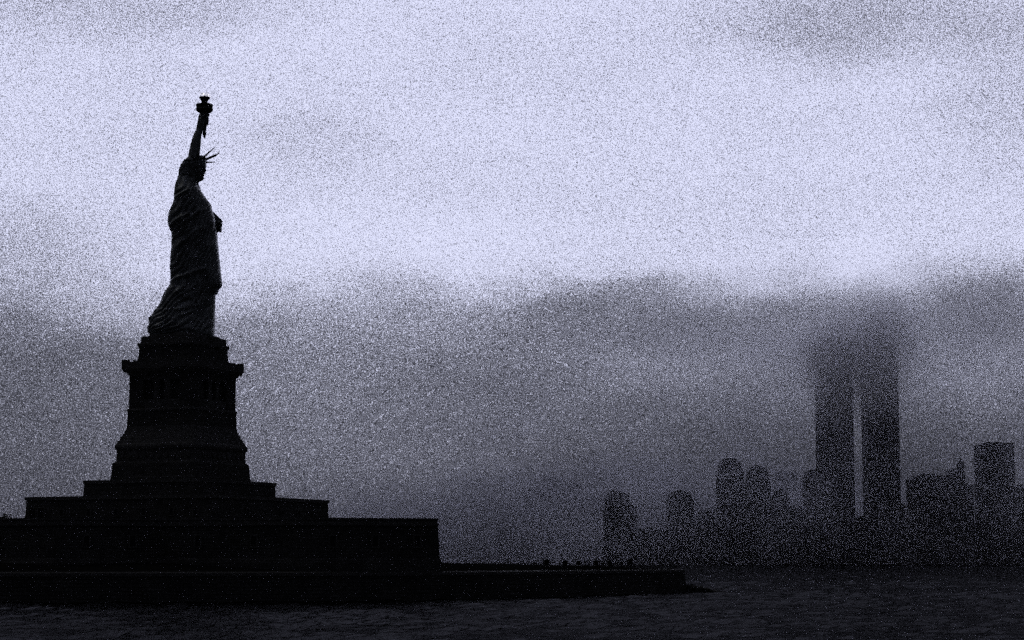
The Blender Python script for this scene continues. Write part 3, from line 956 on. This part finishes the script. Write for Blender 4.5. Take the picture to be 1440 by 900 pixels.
tp = at(1, 722, 430)
tree(tp.x, 430, 6.0, tp.z - 6.0 + .25, 3.0, 3, 'dark treetop showing over the fort wall at the far left edge')
tp = at(18.5, 726, 432)
tree(tp.x, 432, 6.0, tp.z - 6.0 + .15, 1.6, 5, 'smaller dark treetop just right of the leftmost tree')

# ------------------------------------------------------------------ the far city
bm = bmesh.new()
x0_, x1_ = -700, 2600
rowf = [bm.verts.new(p) for p in ((330, 2950, .2), (2600, 2950, .2), (2600, 2950, 3.0), (330, 2950, 3.0))]
bm.faces.new(rowf)
rowb = [bm.verts.new(p) for p in ((-500, 7800, 3.0), (2600, 7800, 3.0))]
bm.faces.new((rowf[3], rowf[2], rowb[1], rowb[0]))
tag(obj('far_shore', bm, M['shore']), kind='structure')
CZ = 3.0


def tower(name, px0, px1, ytop, Y, mt='facade', steps=(), rz=0.0, roof='flat', depth=None, label='', cat='building', group=None):
    """a building between two photo columns at depth Y; steps = [(fraction of height, width fraction)] for setbacks"""
    a = at(px0, ytop, Y); c = at(px1, ytop, Y)
    dp = depth or (c.x - a.x) * .9
    if px0 > 720: a = Vector((at(px0, ytop, Y + dp).x, a.y, a.z))      # its far corner shows on the left
    W = c.x - a.x; H_ = a.z - CZ
    if W < 12: W = 12; a.x = c.x - 12
    t = empty(name, ((a.x + c.x) / 2, Y + dp / 2, CZ), rz)
    q = bmesh.new()
    lv = [(0.0, 1.0)] + list(steps)
    for i, (f, k) in enumerate(lv):
        f1 = lv[i + 1][0] if i + 1 < len(lv) else 1.0
        box(q, -W / 2 * k, W / 2 * k, -dp / 2 * k, dp / 2 * k, H_ * f + (.003 if i else 0), H_ * f1)
    obj('walls', q, M[mt], t)
    k = lv[-1][1]
    q = bmesh.new()
    if roof == 'flat':
        box(q, -W * .28 * k, W * .22 * k, -dp * .2 * k, dp * .2 * k, H_ + .003, H_ + max(3, W * .05))
    elif roof == 'dome':
        rr_ = W / 2 * k
        lathe(q, [(rr_ * .98, H_ + .003), (rr_ * .93, H_ + rr_ * .22), (rr_ * .8, H_ + rr_ * .42), (rr_ * .58, H_ + rr_ * .58), (rr_ * .3, H_ + rr_ * .68), (.3, H_ + rr_ * .72)], 24)
    elif roof == 'pyramid':
        box(q, -W / 2 * k * .96, W / 2 * k * .96, -dp / 2 * k * .96, dp / 2 * k * .96, H_ + .003, H_ + W * k * .22, top=.45)
    elif roof == 'spire':
        box(q, -W / 2 * k * .9, W / 2 * k * .9, -dp / 2 * k * .9, dp / 2 * k * .9, H_ + .003, H_ + W * k * 1.1, top=.12)
        tube(q, [(0, 0, H_ + W * k * 1.05), (0, 0, H_ + W * k * 1.9)], [.9, .2], 6)
    obj('roof', q, M['facade_dark'], t)
    tag(t, label, cat, group)
    return t


G1 = 'waterfront city blocks'; G2 = 'faint city blocks far behind'
# the two tallest
for px0, px1, yt, lb in ((1144.5, 1198, 474, 'left of the two tallest twin skyscrapers, its top lost in fog'), (1209, 1262, 478, 'right of the two tallest twin skyscrapers, its top lost in fog')):
    t = tower('skyscraper', px0, px1, yt, 3400, 'facade_dark', (), 0, 'flat', None, lb, 'skyscraper', 'twin skyscrapers')
tower('city_building', 848, 886, 697, 3150, 'facade', ((.86, .93),), .0, 'pyramid', None, 'lone blunt topped block, leftmost of the dark city buildings', group=G1)
tower('city_building', 884, 895, 712, 3180, 'facade', (), 0, 'flat', 30, 'narrow low annex against the right side of the leftmost dark block', group=G1)
tower('city_building', 935, 977, 702, 3150, 'facade', ((.5, .96),), 0, 'dome', None, 'lone round topped block between the leftmost block and the peaked pair', group=G1)
tower('city_building', 1006, 1046, 650, 3200, 'facade', ((.92, .84),), 0, 'pyramid', None, 'peaked tall block, taller left one of the close pair', group=G1)
tower('city_building', 1046, 1084, 664, 3120, 'facade', ((.9, .86),), 0, 'dome', None, 'round shouldered block, right one of the close pair', group=G1)
tower('city_building', 1084, 1110, 690, 3080, 'facade', ((.93, .8),), 0, 'flat', None, 'low stepped block right of the close pair', group=G1)
tower('city_building', 1110, 1129, 712, 3100, 'facade', (), 0, 'flat', None, 'lowest dark block left of the twin skyscrapers', group=G1)
tower('city_building', 1128.5, 1166, 662, 3060, 'facade_dark', ((.97, .9),), 0, 'flat', 60, 'flat roofed block in front of the left twin skyscraper', group=G1)
tower('city_building', 1166, 1200, 700, 3050, 'facade', (), 0, 'flat', 50, 'low block at the foot of the left twin skyscraper', group=G1)
tower('city_building', 1200, 1236, 728, 3060, 'facade', (), 0, 'flat', 50, 'very low block below the gap between the twin skyscrapers', group=G1)
tower('city_building', 1236, 1273, 708, 3050, 'facade', (), 0, 'flat', 50, 'low block at the foot of the right twin skyscraper', group=G1)
tower('city_building', 1273.5, 1342, 668, 3070, 'facade_dark', ((.97, .72),), 0, 'flat', 60, 'wide flat block right of the twin skyscrapers', group=G1)
tower('city_building', 1330, 1352, 661, 3250, 'facade', (), 0, 'flat', 40, 'shoulder block left of the small pointed tower', group=G1)
tower('city_building', 1345, 1357, 652, 3300, 'facade', ((.9, .8),), 0, 'spire', None, 'slender pointed tower between the wide block and the big square block', group=G1)
tower('city_building', 1342, 1369, 682, 3080, 'facade_dark', (), 0, 'flat', 50, 'low block filling below the slender pointed tower', group=G1)
tower('city_building', 1369, 1426, 623, 3060, 'facade_dark', (), 0, 'flat', 70, 'big square topped block standing tall at the right', group=G1)
tower('city_building', 1426, 1500, 680, 3080, 'facade_dark', (), 0, 'flat', 80, 'block cut by the right edge beside the big square block', group=G1)
# waterfront rows that join the blocks at their feet
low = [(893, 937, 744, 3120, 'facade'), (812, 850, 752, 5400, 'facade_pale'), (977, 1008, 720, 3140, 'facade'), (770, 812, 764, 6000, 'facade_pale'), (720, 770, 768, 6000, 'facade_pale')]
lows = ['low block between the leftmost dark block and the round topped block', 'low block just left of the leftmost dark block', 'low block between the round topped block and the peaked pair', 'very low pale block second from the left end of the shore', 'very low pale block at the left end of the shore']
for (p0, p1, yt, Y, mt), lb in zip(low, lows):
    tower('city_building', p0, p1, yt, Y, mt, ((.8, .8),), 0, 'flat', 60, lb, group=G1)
wf = [(846, 905, 757), (900, 990, 750), (985, 1060, 738), (1050, 1135, 722), (1125, 1215, 734), (1205, 1290, 728), (1280, 1372, 712), (1365, 1450, 716)]
wl = ['below the leftmost dark block', 'below the round topped block', 'below the peaked block', 'below the low stepped block', 'below the left twin skyscraper', 'below the right twin skyscraper', 'below the wide flat block', 'below the big square block']
for (p0, p1, yt), wh in zip(wf, wl):
    tower('waterfront_building', p0, p1, yt, 2985, 'facade_dark', ((.7, .86),), 0, 'flat', 35, 'long low waterfront building ' + wh, group='long waterfront buildings')
# fainter, farther layer
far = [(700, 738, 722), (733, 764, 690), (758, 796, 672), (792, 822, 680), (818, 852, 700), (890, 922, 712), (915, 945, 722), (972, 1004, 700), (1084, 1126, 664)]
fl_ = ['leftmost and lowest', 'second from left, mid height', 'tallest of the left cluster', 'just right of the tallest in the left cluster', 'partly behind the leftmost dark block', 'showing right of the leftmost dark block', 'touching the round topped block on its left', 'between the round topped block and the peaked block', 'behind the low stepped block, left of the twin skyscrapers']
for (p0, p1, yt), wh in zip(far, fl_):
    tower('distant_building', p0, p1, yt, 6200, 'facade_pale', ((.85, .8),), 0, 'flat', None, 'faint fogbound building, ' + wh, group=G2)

# ------------------------------------------------------------------ haze and the fog bank over the skyscrapers
def volume_mat(name, dens, col, noise_scale=None, aniso=0.0, thr=(.4, .6)):
    m = bpy.data.materials.new(name); m.use_nodes = True; nt = m.node_tree; nt.nodes.clear(); b = NB(nt)
    out = b.n('ShaderNodeOutputMaterial'); pv = b.n('ShaderNodeVolumePrincipled')
    pv.inputs['Color'].default_value = (*col, 1); pv.inputs['Anisotropy'].default_value = aniso
    pv.inputs['Density'].default_value = dens
    if noise_scale:
        tc = b.n('ShaderNodeTexCoord')
        g_ = tc.outputs['Generated']
        nf = b.noise(tc.outputs['Object'], noise_scale, 4, .6)
        # thins towards the edges of its box
        vm = b.n('ShaderNodeVectorMath', operation='SUBTRACT'); nt.links.new(g_, vm.inputs[0]); vm.inputs[1].default_value = (.5, .5, .5)
        ln = b.n('ShaderNodeVectorMath', operation='LENGTH'); nt.links.new(vm.outputs[0], ln.inputs[0])
        rad_ = b.step(ln.outputs['Value'], .12, .5, 1.0, 0.0)
        d = b.m('MULTIPLY', b.m('MULTIPLY', rad_, b.step(nf, thr[0], thr[1], .25, 1.2)), dens)
        nt.links.new(d, pv.inputs['Density'])
    nt.links.new(pv.outputs[0], out.inputs['Volume'])
    return m


hz = bmesh.new(); box(hz, -10700, 10700, -1700, 19700, -1.5, 460)
tag(obj('haze', hz, volume_mat('haze_air', 1.1e-5, (.6, .6, .72), None, .5)), kind='stuff')


def fog(px, py, Y, rx, ry, rz_, dens, alb=1.0):
    c = at(px, py, Y)
    q = bmesh.new(); bmesh.ops.create_icosphere(q, subdivisions=4, radius=1, matrix=Matrix.Diagonal((rx, ry, rz_, 1)))
    for v in q.verts: v.co *= 1 + .22 * mnoise.noise(v.co * .012)
    o = obj('fog_bank', q, volume_mat('fog', dens, (.86 * alb, .86 * alb, min(.93 * alb, 1)), .008, .8))
    o.location = c
    tag(o, kind='stuff')


fog(1203, 504, 3290, 112, 380, 116, .0125, 1.13)
fog(1195, 480, 3300, 560, 380, 150, .0022, 1.13)
fog(1400, 750, 2770, 1150, 180, 330, .0023, .90)
fog(1200, 480, 3290, 95, 300, 60, .0060, 1.13)
fog(1120, 486, 3350, 190, 260, 52, .0030, 1.13)
fog(900, 790, 4800, 1050, 800, 260, .0075, .44)
